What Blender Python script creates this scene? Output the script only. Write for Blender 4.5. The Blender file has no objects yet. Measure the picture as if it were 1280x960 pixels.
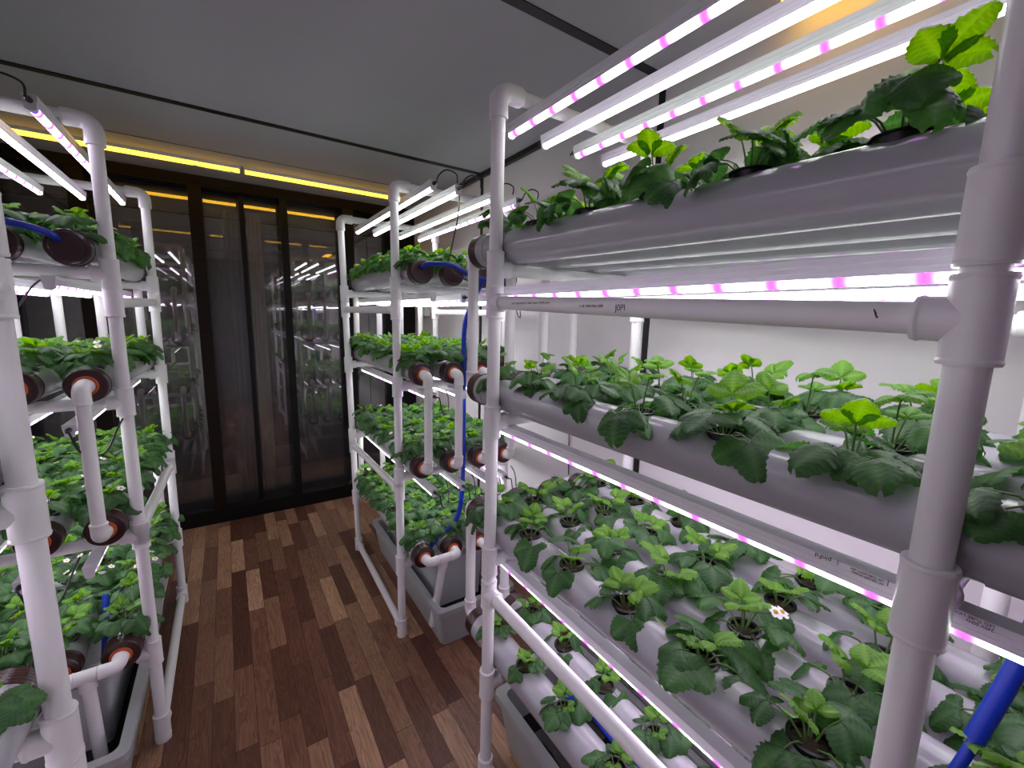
import bpy, math, random
from mathutils import Vector as V, Matrix, noise
C = bpy.context.scene.collection
PI = math.pi
ORD = ['first', 'second', 'third', 'fourth', 'fifth', 'sixth', 'seventh', 'eighth', 'ninth', 'tenth', 'eleventh']

# ------------------------------------------------------------------ mesh builder
class MB:
    def __init__(s): s.v = []; s.f = []; s.sm = []
    def add(s, vs, fs, smooth=True):
        o = len(s.v); s.v += [tuple(p) for p in vs]
        for f in fs: s.f.append(tuple(i + o for i in f)); s.sm.append(smooth)
    def box(s, a, b):
        x0, y0, z0 = a; x1, y1, z1 = b
        s.add([(x0,y0,z0),(x1,y0,z0),(x1,y1,z0),(x0,y1,z0),(x0,y0,z1),(x1,y0,z1),(x1,y1,z1),(x0,y1,z1)],
              [(0,3,2,1),(4,5,6,7),(0,1,5,4),(1,2,6,5),(2,3,7,6),(3,0,4,7)], False)
    def sweep(s, pts, radii, seg=20, caps=True, smooth=True):
        pts = [V(p) for p in pts]; n = len(pts)
        if not hasattr(radii, '__len__'): radii = [radii] * n
        t0 = (pts[1] - pts[0]).normalized()
        ref = V((0, 0, 1)) if abs(t0.z) < .9 else V((1, 0, 0))
        u = t0.cross(ref).normalized(); rings = []; pt = t0
        for i in range(n):
            a = (pts[i] - pts[i-1]) if i else t0; b = (pts[i+1] - pts[i]) if i < n-1 else (pts[i] - pts[i-1])
            if a.length < 1e-6: a = b
            if b.length < 1e-6: b = a
            t = (a.normalized() + b.normalized()).normalized()
            u = (u - t * u.dot(t)).normalized(); w = t.cross(u)
            rings.append([pts[i] + (u * math.cos(2*PI*k/seg) + w * math.sin(2*PI*k/seg)) * radii[i] for k in range(seg)])
        vs = [p for r in rings for p in r]; fs = []
        for i in range(n-1):
            for k in range(seg):
                k2 = (k+1) % seg
                fs.append((i*seg+k, i*seg+k2, (i+1)*seg+k2, (i+1)*seg+k))
        s.add(vs, fs, smooth)
        if caps:
            s.add(rings[0], [tuple(range(seg))[::-1]], False); s.add(rings[-1], [tuple(range(seg))], False)
    def lathe(s, p0, d, prof, seg=32, sharp=True):
        """prof: (distance along d, radius) pairs; every span gets its own ring so that steps stay crisp"""
        p0 = V(p0); d = V(d).normalized(); ref = V((0,0,1)) if abs(d.z) < .9 else V((1,0,0))
        u = d.cross(ref).normalized(); w = d.cross(u)
        def ring(h, r): return [p0 + d*h + (u*math.cos(2*PI*k/seg) + w*math.sin(2*PI*k/seg))*r for k in range(seg)]
        for (h0, r0), (h1, r1) in zip(prof, prof[1:]):
            s.add(ring(h0, r0) + ring(h1, r1), [(k, (k+1) % seg, seg+(k+1) % seg, seg+k) for k in range(seg)], True)
    def extrude(s, prof, y0, y1, closed=True, caps=True):
        """profile of (x, z) pairs run along y"""
        n = len(prof)
        s.add([(x, y0, z) for x, z in prof] + [(x, y1, z) for x, z in prof],
              [(i, (i+1) % n, n+(i+1) % n, n+i) for i in range(n if closed else n-1)], False)
        if caps: s.add([(x, y0, z) for x, z in prof], [tuple(range(n))], False); s.add([(x, y1, z) for x, z in prof], [tuple(range(n))[::-1]], False)
    def mesh(s, name, mat):
        m = bpy.data.meshes.new(name); m.from_pydata(s.v, [], s.f); m.polygons.foreach_set('use_smooth', s.sm)
        if mat: m.materials.append(mat)
        m.update(); return m
    def build(s, name, mat, parent=None, label=None, fixn=False):
        m = s.mesh(name, mat)
        if fixn:
            import bmesh
            b = bmesh.new(); b.from_mesh(m); bmesh.ops.recalc_face_normals(b, faces=b.faces); b.to_mesh(m); b.free()
        o = bpy.data.objects.new(name, m); C.objects.link(o)
        if parent is not None: o.parent = parent; o.matrix_parent_inverse = Matrix.Translation(-parent.location)
        if label: o['label'] = label
        return o

def thing(name, label, cat, loc=(0, 0, 0), group=None):
    o = bpy.data.objects.new(name, None); C.objects.link(o); o.empty_display_size = .05
    o.location = loc; o['label'] = label; o['category'] = cat
    if group: o['group'] = group
    return o
def tag(o, label, cat, group=None):
    o['label'] = label; o['category'] = cat
    if group: o['group'] = group
    return o
def struct(name, mb, mat):
    o = mb.build(name, mat); o['kind'] = 'structure'; return o
def child_mesh(name, mesh, parent):
    o = bpy.data.objects.new(name, mesh); C.objects.link(o); o.parent = parent; return o

# ------------------------------------------------------------------ materials
def mat(name, col, rough=.5, metal=0., spec=.5, bump=None, coat=0., var=0.):
    m = bpy.data.materials.new(name); m.use_nodes = True; nt = m.node_tree; b = nt.nodes['Principled BSDF']
    b.inputs['Base Color'].default_value = (*col, 1); b.inputs['Roughness'].default_value = rough
    b.inputs['Metallic'].default_value = metal; b.inputs['Specular IOR Level'].default_value = spec
    b.inputs['Coat Weight'].default_value = coat
    tc = nt.nodes.new('ShaderNodeTexCoord')
    nz = nt.nodes.new('ShaderNodeTexNoise'); nz.inputs['Scale'].default_value = bump[0] if bump else 12; nz.inputs['Detail'].default_value = 4
    nt.links.new(tc.outputs['Object'], nz.inputs['Vector'])
    if bump:
        bp = nt.nodes.new('ShaderNodeBump'); bp.inputs['Strength'].default_value = bump[1]; bp.inputs['Distance'].default_value = .002
        nt.links.new(nz.outputs['Fac'], bp.inputs['Height']); nt.links.new(bp.outputs['Normal'], b.inputs['Normal'])
    if var:
        mx = nt.nodes.new('ShaderNodeMix'); mx.data_type = 'RGBA'
        mx.inputs['A'].default_value = (*[c*(1-var) for c in col], 1); mx.inputs['B'].default_value = (*[min(1, c*(1+var)) for c in col], 1)
        nt.links.new(nz.outputs['Fac'], mx.inputs['Factor']); nt.links.new(mx.outputs['Result'], b.inputs['Base Color'])
    return m
PVC = mat('white_pvc', (.84, .84, .84), .33, var=.05)
PIPE = mat('grey_white_pvc', (.40, .40, .43), .23, var=.04, coat=.15)
CAP = mat('maroon_plastic', (.036, .009, .011), .28, coat=.2)
ORANGE = mat('orange_rubber', (.62, .13, .03), .5)
TROUGH = mat('grey_plastic', (.40, .42, .42), .42, bump=(300, .15))
TANK = mat('pale_grey_plastic', (.50, .51, .54), .4, var=.1)
BLACK = mat('black_plastic', (.006, .006, .007), .35)
CABLE = mat('dark_rubber', (.012, .012, .014), .45)
HOSE = mat('blue_hose_plastic', (.006, .035, .42), .35)
HOUSING = mat('led_housing_white', (.82, .83, .86), .28)
GROW = mat('growing_medium_brown', (.035, .02, .012), .9, bump=(220, 1.), var=.5)
WATER = mat('dark_water', (.006, .008, .008), .05)
INK = mat('grey_ink', (.10, .09, .09), .6)
INKD = mat('dark_ink', (.02, .03, .025), .6)
CEIL = mat('ceiling_panel_grey', (.49, .485, .54), .55, bump=(60, .03))
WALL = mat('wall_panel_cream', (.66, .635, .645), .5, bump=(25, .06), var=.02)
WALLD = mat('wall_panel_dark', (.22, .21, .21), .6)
SEAM = mat('black_joint_strip', (.004, .004, .005), .4)
STEM = mat('petiole_green', (.10, .19, .05), .45)
PETAL = mat('white_petal', (.82, .82, .78), .5)
YEL = mat('yellow_flower_eye', (.55, .42, .05), .6)
REFLG = mat('grey_reflection_strip', (.26, .26, .29), .85, var=.1)
REFLB = mat('beige_reflection_strip', (.60, .53, .44), .85, var=.1)  # both colours stand in for pale reflections in the door glass
TAPE = mat('clear_tape_label', (.50, .48, .47), .3)

def wood_dark():
    m = mat('dark_brown_frame', (.02, .012, .008), .55, spec=.2); nt = m.node_tree; b = nt.nodes['Principled BSDF']
    tc = nt.nodes['Texture Coordinate']; mp = nt.nodes.new('ShaderNodeMapping'); mp.inputs['Scale'].default_value = (.6, 30, 30)
    n = nt.nodes.new('ShaderNodeTexNoise'); n.inputs['Scale'].default_value = 3; n.inputs['Detail'].default_value = 5
    r = nt.nodes.new('ShaderNodeValToRGB'); r.color_ramp.elements[0].color = (.002, .0014, .001, 1); r.color_ramp.elements[1].color = (.018, .009, .0045, 1)
    nt.links.new(tc.outputs['Object'], mp.inputs['Vector']); nt.links.new(mp.outputs[0], n.inputs['Vector'])
    nt.links.new(n.outputs['Fac'], r.inputs[0]); nt.links.new(r.outputs[0], b.inputs['Base Color']); return m
FRAME = wood_dark()
FRAMEB = mat('black_frame', (.004, .0038, .0036), .5, spec=.25)

def emis(name, col, strength, pink=False):
    m = bpy.data.materials.new(name); m.use_nodes = True; nt = m.node_tree; nt.nodes.remove(nt.nodes['Principled BSDF'])
    e = nt.nodes.new('ShaderNodeEmission'); e.inputs[0].default_value = (*col, 1); e.inputs[1].default_value = strength
    nt.links.new(e.outputs[0], nt.nodes['Material Output'].inputs[0])
    if pink:
        tc = nt.nodes.new('ShaderNodeTexCoord'); sp = nt.nodes.new('ShaderNodeSeparateXYZ'); nt.links.new(tc.outputs['Object'], sp.inputs[0])
        def mth(op, a, bv=None):
            q = nt.nodes.new('ShaderNodeMath'); q.operation = op
            if hasattr(a, 'links'): nt.links.new(a, q.inputs[0])
            else: q.inputs[0].default_value = a
            if bv is not None:
                if hasattr(bv, 'links'): nt.links.new(bv, q.inputs[1])
                else: q.inputs[1].default_value = bv
            return q.outputs[0]
        fr = mth('ABSOLUTE', mth('SUBTRACT', mth('FRACT', mth('DIVIDE', sp.outputs['Y'], .098)), .5))
        r = nt.nodes.new('ShaderNodeValToRGB'); nt.links.new(fr, r.inputs[0])
        els = r.color_ramp.elements
        els[0].position = .0; els[0].color = (.9, .02, .85, 1); els[1].position = .23; els[1].color = (*col, 1)
        x = els.new(.06); x.color = (.6, .03, .95, 1); x = els.new(.10); x.color = (.8, .075, 1, 1); x = els.new(.15); x.color = (.9, .28, 1, 1)
        tip = mth('LESS_THAN', sp.outputs['Y'], .026); mx = nt.nodes.new('ShaderNodeMix'); mx.data_type = 'RGBA'
        nt.links.new(tip, mx.inputs['Factor']); nt.links.new(r.outputs[0], mx.inputs['A']); mx.inputs['B'].default_value = (.022, .004, .09, 1)
        nt.links.new(mx.outputs['Result'], e.inputs[0])
    return m
LED = 12.
GLOWP = emis('led_diffuser_white_and_pink', (.91, 1.12, .90), LED, True)
GLOWW = emis('led_diffuser_white', (.97, .99, .97), LED)
WARM = emis('warm_lamp_diffuser', (1., .54, .035), 5.5)

def glass():
    m = bpy.data.materials.new('tinted_glass'); m.use_nodes = True; nt = m.node_tree; nt.nodes.remove(nt.nodes['Principled BSDF'])
    t = nt.nodes.new('ShaderNodeBsdfTransparent'); t.inputs[0].default_value = (.88, .88, .88, 1)
    g = nt.nodes.new('ShaderNodeBsdfGlossy'); g.inputs['Roughness'].default_value = .015; g.inputs[0].default_value = (.9, .9, .9, 1)
    f = nt.nodes.new('ShaderNodeFresnel'); f.inputs[0].default_value = 1.55
    mu = nt.nodes.new('ShaderNodeMath'); mu.operation = 'MULTIPLY_ADD'; mu.inputs[1].default_value = 1.2; mu.inputs[2].default_value = .06
    nt.links.new(f.outputs[0], mu.inputs[0])
    x = nt.nodes.new('ShaderNodeMixShader'); nt.links.new(mu.outputs[0], x.inputs[0]); nt.links.new(t.outputs[0], x.inputs[1]); nt.links.new(g.outputs[0], x.inputs[2])
    h = nt.nodes.new('ShaderNodeBsdfGlossy'); h.inputs['Roughness'].default_value = .45; h.inputs[0].default_value = (.9, .9, .9, 1)
    tc = nt.nodes.new('ShaderNodeTexCoord'); mp = nt.nodes.new('ShaderNodeMapping'); mp.inputs['Scale'].default_value = (9, 1, 2.2); nz = nt.nodes.new('ShaderNodeTexNoise'); nz.inputs['Detail'].default_value = 5
    nt.links.new(tc.outputs['Object'], mp.inputs['Vector']); nt.links.new(mp.outputs[0], nz.inputs['Vector'])
    mr = nt.nodes.new('ShaderNodeMapRange'); mr.inputs[1].default_value = .35; mr.inputs[2].default_value = .75; mr.inputs[3].default_value = .02; mr.inputs[4].default_value = .08; nt.links.new(nz.outputs['Fac'], mr.inputs[0])
    x2 = nt.nodes.new('ShaderNodeMixShader'); nt.links.new(mr.outputs[0], x2.inputs[0]); nt.links.new(x.outputs[0], x2.inputs[1]); nt.links.new(h.outputs[0], x2.inputs[2])
    nt.links.new(x2.outputs[0], nt.nodes['Material Output'].inputs[0]); return m
GLASS = glass()

def leaf_mat(name, c_dark, c_light, c_vein, trans):
    m = bpy.data.materials.new(name); m.use_nodes = True; nt = m.node_tree; b = nt.nodes['Principled BSDF']
    a = nt.nodes.new('ShaderNodeAttribute'); a.attribute_name = 'leafcol'; sp = nt.nodes.new('ShaderNodeSeparateColor'); nt.links.new(a.outputs['Color'], sp.inputs[0])
    oi = nt.nodes.new('ShaderNodeObjectInfo')
    ad = nt.nodes.new('ShaderNodeMath'); ad.operation = 'MULTIPLY_ADD'; ad.inputs[1].default_value = .3
    nt.links.new(oi.outputs['Random'], ad.inputs[0]); nt.links.new(sp.outputs['Red'], ad.inputs[2])
    m1 = nt.nodes.new('ShaderNodeMix'); m1.data_type = 'RGBA'; m1.inputs['A'].default_value = (*c_dark, 1); m1.inputs['B'].default_value = (*c_light, 1)
    nt.links.new(ad.outputs[0], m1.inputs['Factor'])
    m2 = nt.nodes.new('ShaderNodeMix'); m2.data_type = 'RGBA'; m2.inputs['B'].default_value = (*c_vein, 1)
    nt.links.new(m1.outputs['Result'], m2.inputs['A']); nt.links.new(sp.outputs['Green'], m2.inputs['Factor'])
    nt.links.new(m2.outputs['Result'], b.inputs['Base Color']); b.inputs['Roughness'].default_value = .42; b.inputs['Specular IOR Level'].default_value = .45
    tr = nt.nodes.new('ShaderNodeBsdfTranslucent'); hs = nt.nodes.new('ShaderNodeHueSaturation'); hs.inputs['Value'].default_value = 2.3; hs.inputs['Saturation'].default_value = 1.25; hs.inputs['Hue'].default_value = .48
    nt.links.new(m2.outputs['Result'], hs.inputs['Color']); nt.links.new(hs.outputs[0], tr.inputs[0])
    x = nt.nodes.new('ShaderNodeMixShader'); x.inputs[0].default_value = trans
    nt.links.new(b.outputs[0], x.inputs[1]); nt.links.new(tr.outputs[0], x.inputs[2]); nt.links.new(x.outputs[0], nt.nodes['Material Output'].inputs[0])
    return m
LEAFD = leaf_mat('mature_leaf', (.022, .075, .025), (.055, .17, .042), (.10, .22, .08), .38)
LEAFY = leaf_mat('young_leaf', (.065, .20, .015), (.14, .34, .03), (.20, .42, .07), .42)

def floor_mat():
    m = bpy.data.materials.new('wood_strip_floor'); m.use_nodes = True; nt = m.node_tree; b = nt.nodes['Principled BSDF']; L = nt.links
    tc = nt.nodes.new('ShaderNodeTexCoord'); sp = nt.nodes.new('ShaderNodeSeparateXYZ'); L.new(tc.outputs['Object'], sp.inputs[0])
    def mth(op, a, bv=None, c=None):
        q = nt.nodes.new('ShaderNodeMath'); q.operation = op
        for i, k in enumerate((a, bv, c)):
            if k is None: continue
            if hasattr(k, 'links'): L.new(k, q.inputs[i])
            else: q.inputs[i].default_value = k
        return q.outputs[0]
    W_, L_ = .083, .49
    cx = mth('DIVIDE', sp.outputs['X'], W_); col = mth('FLOOR', cx)
    wn = nt.nodes.new('ShaderNodeTexWhiteNoise'); wn.noise_dimensions = '1D'; L.new(col, wn.inputs['W'])
    ry = mth('ADD', mth('DIVIDE', sp.outputs['Y'], L_), mth('MULTIPLY', wn.outputs['Value'], 7.3)); row = mth('FLOOR', ry)
    cb = nt.nodes.new('ShaderNodeCombineXYZ'); L.new(col, cb.inputs[0]); L.new(row, cb.inputs[1])
    w2 = nt.nodes.new('ShaderNodeTexWhiteNoise'); w2.noise_dimensions = '2D'; L.new(cb.outputs[0], w2.inputs['Vector'])
    # grain: stretched noise, offset per plank
    of = nt.nodes.new('ShaderNodeVectorMath'); of.operation = 'MULTIPLY_ADD'; L.new(w2.outputs['Color'], of.inputs[0]); of.inputs[1].default_value = (37, 37, 37); L.new(tc.outputs['Object'], of.inputs[2])
    mp = nt.nodes.new('ShaderNodeMapping'); mp.inputs['Scale'].default_value = (26, 2.0, 1); L.new(of.outputs[0], mp.inputs['Vector'])
    nz = nt.nodes.new('ShaderNodeTexNoise'); nz.inputs['Scale'].default_value = 1.; nz.inputs['Detail'].default_value = 3; nz.inputs['Distortion'].default_value = 1.1; L.new(mp.outputs[0], nz.inputs['Vector'])
    rings = mth('FRACT', mth('MULTIPLY', nz.outputs['Fac'], 9.))
    mp2 = nt.nodes.new('ShaderNodeMapping'); mp2.inputs['Scale'].default_value = (260, 9, 1); L.new(of.outputs[0], mp2.inputs['Vector'])
    n2 = nt.nodes.new('ShaderNodeTexNoise'); n2.inputs['Detail'].default_value = 2; n2.inputs['Scale'].default_value = 1; L.new(mp2.outputs[0], n2.inputs['Vector'])
    r = nt.nodes.new('ShaderNodeValToRGB'); L.new(w2.outputs['Value'], r.inputs[0]); e = r.color_ramp.elements
    e[0].position = 0; e[0].color = (.105, .040, .026, 1); e[1].position = .95; e[1].color = (.50, .30, .18, 1)
    k = e.new(.30); k.color = (.165, .073, .045, 1); k = e.new(.62); k.color = (.29, .155, .092, 1)
    g = mth('ADD', mth('MULTIPLY', rings, .62), mth('MULTIPLY', n2.outputs['Fac'], .55)); g = mth('ADD', g, .40)
    vm = nt.nodes.new('ShaderNodeVectorMath'); vm.operation = 'SCALE'; L.new(r.outputs[0], vm.inputs[0]); L.new(g, vm.inputs['Scale'])
    # joints
    fx = mth('ABSOLUTE', mth('SUBTRACT', mth('FRACT', cx), .5)); fy = mth('ABSOLUTE', mth('SUBTRACT', mth('FRACT', ry), .5))
    j = mth('MAXIMUM', mth('GREATER_THAN', fx, .488), mth('GREATER_THAN', fy, .4975))
    mx = nt.nodes.new('ShaderNodeMix'); mx.data_type = 'RGBA'; L.new(j, mx.inputs['Factor']); L.new(vm.outputs[0], mx.inputs['A']); mx.inputs['B'].default_value = (.035, .014, .01, 1)
    L.new(mx.outputs['Result'], b.inputs['Base Color']); b.inputs['Roughness'].default_value = .38; b.inputs['Specular IOR Level'].default_value = .35
    return m
FLOOR = floor_mat()

# ------------------------------------------------------------------ camera (position, direction and focal length measured from the photograph's vanishing points)
F = 533.
R_ = ((0.8331, -0.5526, 0.0231), (-0.0655, -0.1400, -0.9880), (0.5492, 0.8216, -0.1529))
CAMH = 1.8
cam = bpy.data.cameras.new('camera'); co = bpy.data.objects.new('camera', cam); C.objects.link(co)
mw = Matrix(((R_[0][0], -R_[1][0], -R_[2][0], 0), (R_[0][1], -R_[1][1], -R_[2][1], 0), (R_[0][2], -R_[1][2], -R_[2][2], CAMH), (0, 0, 0, 1)))
co.matrix_world = mw; cam.lens = F/1280*36; cam.sensor_width = 36; cam.clip_start = .02
bpy.context.scene.camera = co
def px(p):
    q = V(p) - V((0, 0, CAMH)); c = [sum(R_[i][k]*q[k] for k in range(3)) for i in range(3)]
    if c[2] < .03: return None
    return 640 + F*c[0]/c[2], 480 + F*c[1]/c[2]
def in_view(p, r=.16):
    for dx in (-r, 0, r):
        for dz in (-r*.5, 0, r):
            for dy in (-r, 0, r):
                q = px((p[0]+dx, p[1]+dy, p[2]+dz))
                if q and -10 < q[0] < 1290 and -10 < q[1] < 970: return True
    return False

# ------------------------------------------------------------------ the room
H, WR, WL, YG, YB = 2.825, 1.62, -1.30, 4.235, -1.6
SY = (2.874, 1.315, -.244)
def slab(name, a, b, m):
    q = MB(); q.box(a, b); return struct(name, q, m)
slab('floor', (WL-.1, YB-.1, -.05), (WR+.1, YG+.08, 0), FLOOR)
# ceiling and wall panels with the black joint strips let in between them
ys = [YB] + sorted(SY) + [YG+.08]
q = MB(); q.box((WL-.1, YB-.1, H), (WR+.1, YG+.08, H+.06)); struct('ceiling', q, CEIL)
for i, y in enumerate(SY):
    slab('trim_%d' % (i+1), (WL, y-.021, H-.004), (WR, y+.021, H), SEAM)
    slab('trim_%d' % (i+4), (WR-.004, y-.016, 0), (WR, y+.016, H), SEAM)
slab('trim_7', (WR-.03, YB, H-.03), (WR, YG, H), SEAM)
slab('trim_8', (WL, YB, H-.018), (WL+.018, YG, H), SEAM)
slab('trim_9', (WL, 3.553, H-.002), (WR, 3.559, H), SEAM)
slab('wall_right', (WR, YB-.1, 0), (WR+.06, YG+.08, H), WALL)
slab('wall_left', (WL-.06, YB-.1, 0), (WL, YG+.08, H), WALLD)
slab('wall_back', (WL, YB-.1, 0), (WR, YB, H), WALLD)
# far wall: glass sliding doors in dark frames
slab('trim_10', (WL, YG, 2.748), (WR, YG+.08, H), FRAME)
slab('trim_11', (WL, YG-.012, 2.76), (WR, YG, 2.775), FRAME)
slab('trim_12', (WL, YG, 0), (WR, YG+.08, .125), FRAMEB)
slab('trim_13', (1.40, YG, .125), (WR, YG+.08, 2.748), FRAMEB)
slab('trim_14', (WL, YG, .125), (WL+.09, YG+.08, 2.748), FRAMEB)
for n, (x, w) in enumerate([(-.80, .09), (-.14, .085), (.467, .055), (.99, .09)]):
    slab('door_%d' % (n+1), (x-w/2, YG+.005, .125), (x+w/2, YG+.07, 2.748), FRAMEB if n != 1 and n != 0 else FRAME)
slab('door_5', (.15, YG+.10, .1), (.185, YG+.13, 2.748), FRAMEB)
q = MB(); q.box((WL, YG+.18, .05), (WR, YG+.186, 2.75)); struct('window_1', q, GLASS)
q = MB(); q.box((WL-.6, 5.5, .0), (WR+.6, 5.506, 2.9)); struct('window_2', q, GLASS)
q = MB(); q.box((WL-.6, 6.45, .0), (WR+.6, 6.456, 2.9)); struct('window_3', q, GLASS)
slab('wall_vestibule_floor', (WL-.6, YG+.081, -.05), (WR+.6, 6.45, 0), WALLD).name = 'trim_15'
slab('trim_16', (WL-.6, YG+.081, 2.765), (WR+.6, 6.45, 2.83), FRAMEB)
slab('trim_17', (WL-.6, 5.42, 2.72), (WR+.6, 5.499, 2.765), FRAMEB)
slab('trim_18', (WL-.65, YG+.081, 0), (WL-.6, 6.45, 2.83), FRAMEB)
slab('trim_19', (WR+.6, YG+.081, 0), (WR+.65, 6.45, 2.83), FRAMEB)
def reflection_strip(x0, x1, y, m, label):  # added strip behind the glass, standing in for a pale reflection in it
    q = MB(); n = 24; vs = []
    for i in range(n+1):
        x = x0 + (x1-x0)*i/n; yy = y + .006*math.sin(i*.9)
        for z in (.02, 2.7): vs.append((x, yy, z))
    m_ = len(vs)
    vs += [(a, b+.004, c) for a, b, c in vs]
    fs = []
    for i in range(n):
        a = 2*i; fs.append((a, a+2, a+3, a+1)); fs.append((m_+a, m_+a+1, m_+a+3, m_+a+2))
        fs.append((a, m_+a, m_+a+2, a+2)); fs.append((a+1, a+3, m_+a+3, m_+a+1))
    q.add(vs, fs); o = q.build('reflection_strip', m); tag(o, label, 'reflection_strip'); return o
reflection_strip(.215, .325, 4.75, REFLB, 'narrow beige strip added behind the middle of the glass doors as a reflection')
reflection_strip(.03, .175, 4.78, REFLG, 'grey strip added left of the beige one behind the glass doors as a reflection')
# warm lamps on the ceiling
def warm(x0, x1, label):
    t = thing('ceiling_batten_lamp', label, 'lamp', ((x0+x1)/2, 3.82, H), 'warm battens before the glass doors')
    q = MB(); q.extrude([(3.79, H), (3.85, H), (3.845, H-.018), (3.795, H-.018)], x0, x1)
    q.v = [(y, x, z) for x, y, z in q.v]
    q.build('housing', HOUSING, t, fixn=True)
    q = MB(); q.extrude([(3.797, H-.018), (3.803, H-.034), (3.82, H-.04), (3.837, H-.034), (3.843, H-.018)], x0+.008, x1-.008)
    q.v = [(y, x, z) for x, y, z in q.v]
    q.build('diffuser', WARM, t, fixn=True)
    for xx in (x0, x1-.008):
        q = MB(); q.box((xx, 3.792, H-.041), (xx+.008, 3.848, H-.017)); q.build('end_cap', PVC, t)
    return t
warm(-1.02, .158, 'warm yellow batten lamp on the ceiling before the doors, left of two')
tw = warm(.176, 1.355, 'warm yellow batten lamp on the ceiling before the doors, right of two')
t = thing('ceiling_lamp', 'warm yellow flat lamp on the ceiling above the near right rack', 'lamp', (1.56, .62, H))
q = MB(); q.box((1.50, .42, H-.02), (1.60, .80, H)); q.build('housing', HOUSING, t)
q = MB(); q.box((1.505, .425, H-.03), (1.595, .795, H-.02)); q.build('diffuser', WARM, t)
# small junction box on the wall
t = thing('junction_box', 'small white junction box on the right wall beside the glass doors', 'electrical box', (WR, 3.96, 1.85))
q = MB(); q.box((WR-.05, 3.86, 1.80), (WR, 4.06, 1.91)); q.build('box_body', PVC, t)
q = MB(); q.box((WR-.056, 3.875, 1.812), (WR-.05, 4.045, 1.898)); q.build('cover', PVC, t)

# ------------------------------------------------------------------ racks
PR, TR = .021, .0278            # post radius, fitting radius
def lerp(post, z):
    b, t = V(post[0]), V(post[1]); return b + (t-b)*((z-b.z)/(t.z-b.z))
def tee(t, post, z, dirs, half=.054):
    c = lerp(post, z); ax = (V(post[1])-V(post[0])).normalized(); q = MB()
    rim = [(-half, PR-.001), (-half, TR), (-half+.004, TR+.0012), (-half+.008, TR), (half-.008, TR), (half-.004, TR+.0012), (half, TR), (half, PR-.001)]
    q.lathe(c, ax, rim, 28)
    for d in dirs:
        q.lathe(c, d, [(.008, TR-.0008), (.044, TR-.0008), (.048, TR+.0008), (.053, TR-.0008), (.053, PR-.001)], 28)
    return q.build('tee_fitting', PVC, t)
def rack(rname, label, P, z, top):
    """P: aisle-near, aisle-far, wall-near, wall-far posts (bottom, top); z: heights of the crossbars and rails"""
    an, af, wn, wf = P
    t = thing('pvc_pipe_rack', label, 'plant rack', tuple((V(an[0])+V(wf[0]))/2)[:2] + (0,))
    sx = 1 if wn[0][0] > an[0][0] else -1
    X = V((sx, 0, 0)); Y = V((0, 1, 0))
    for p in P:
        q = MB(); q.sweep([p[0], lerp(p, top-.03)], PR, 28); q.build('post', PVC, t)
        q = MB(); b = V(p[0]); q.lathe(b, (0,0,1), [(0, .004), (0, TR), (.004, TR)], 24)
        q.sweep([b, b+V((0,0,.012))], TR, 24); q.build('foot_cap', PVC, t)
    # top: bends and a crossbar at each end
    for a, w in ((an, wn), (af, wf)):
        A = V(a[1]); B = V(w[1])
        for p, o in ((A, B), (B, A)):
            d = (o-p).normalized(); q = MB(); r = .034; arc = [p + V((0, 0, -r-.045)), p+V((0,0,-r-.04))]
            for k in range(9):
                an_ = PI/2*k/8; arc.append(p + V((0,0,-r)) + d*(r*(1-math.cos(an_))) + V((0,0,r*math.sin(an_))))
            arc += [p + d*(r+.04), p + d*(r+.045)]
            rad = [TR-.001, TR+.001] + [TR]*9 + [TR+.001, TR-.001]
            q.sweep(arc, rad, 28); q.build('elbow_fitting', PVC, t)
        q = MB(); d = (B-A).normalized(); q.sweep([A+d*.03, B-d*.03], PR, 24); q.build('crossbar', PVC, t)
    for k in ('t1', 't2', 't3', 't4'):
        for a, w, e in ((an, wn, 0), (af, wf, 1)):
            zz = z[k][e]; A = lerp(a, zz); B = lerp(w, zz); d = (B-A).normalized()
            q = MB(); q.sweep([A+d*.01, B-d*.01], PR, 24); q.build('crossbar', PVC, t)
            tee(t, a, zz, [d]); tee(t, w, zz, [-d])
    rails = []
    for k in ('r1', 'rm', 'r0'):
        for a, b in ((an, af), (wn, wf)):
            A = lerp(a, z[k][0]); B = lerp(b, z[k][1]); d = (B-A).normalized()
            q = MB(); q.sweep([A+d*.01, B-d*.01], PR*.97, 24); rails.append(q.build('rail', PVC, t))
            tee(t, a, z[k][0], [d], .052); tee(t, b, z[k][1], [-d], .052)
    return t, rails
ZR = dict(t1=(1.924, 1.952), r1=(1.81, 1.848), t2=(1.455, 1.456), t3=(.955, .955), rm=(.829, .829), t4=(.462, .466), r0=(.09, .095))
ZM = dict(t1=(1.937, 1.94), r1=(1.828, 1.831), t2=(1.431, 1.445), t3=(.933, .915), rm=(.86, .845), t4=(.428, .436), r0=(.05, .045))
ZL = dict(t1=(1.922, 1.931), r1=(1.822, 1.841), t2=(1.455, 1.43), t3=(.923, .912), rm=(.937, .88), t4=(.412, .42), r0=(.069, .055))
ZN = dict(t1=(1.94, 1.94), r1=(1.83, 1.83), t2=(1.42, 1.42), t3=(.935, .935), rm=(.83, .83), t4=(.44, .44), r0=(.06, .06))
pR = [((.72,.12,0),(.72,.118,2.47)), ((.715,1.193,0),(.724,1.189,2.47)), ((1.405,.12,0),(1.405,.118,2.47)), ((1.405,1.19,0),(1.405,1.19,2.47))]
pM = [((.722,2.147,0),(.732,2.186,2.435)), ((.747,3.201,0),(.684,3.15,2.435)), ((1.40,2.16,0),(1.40,2.186,2.435)), ((1.38,3.18,0),(1.37,3.15,2.435))]
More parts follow.
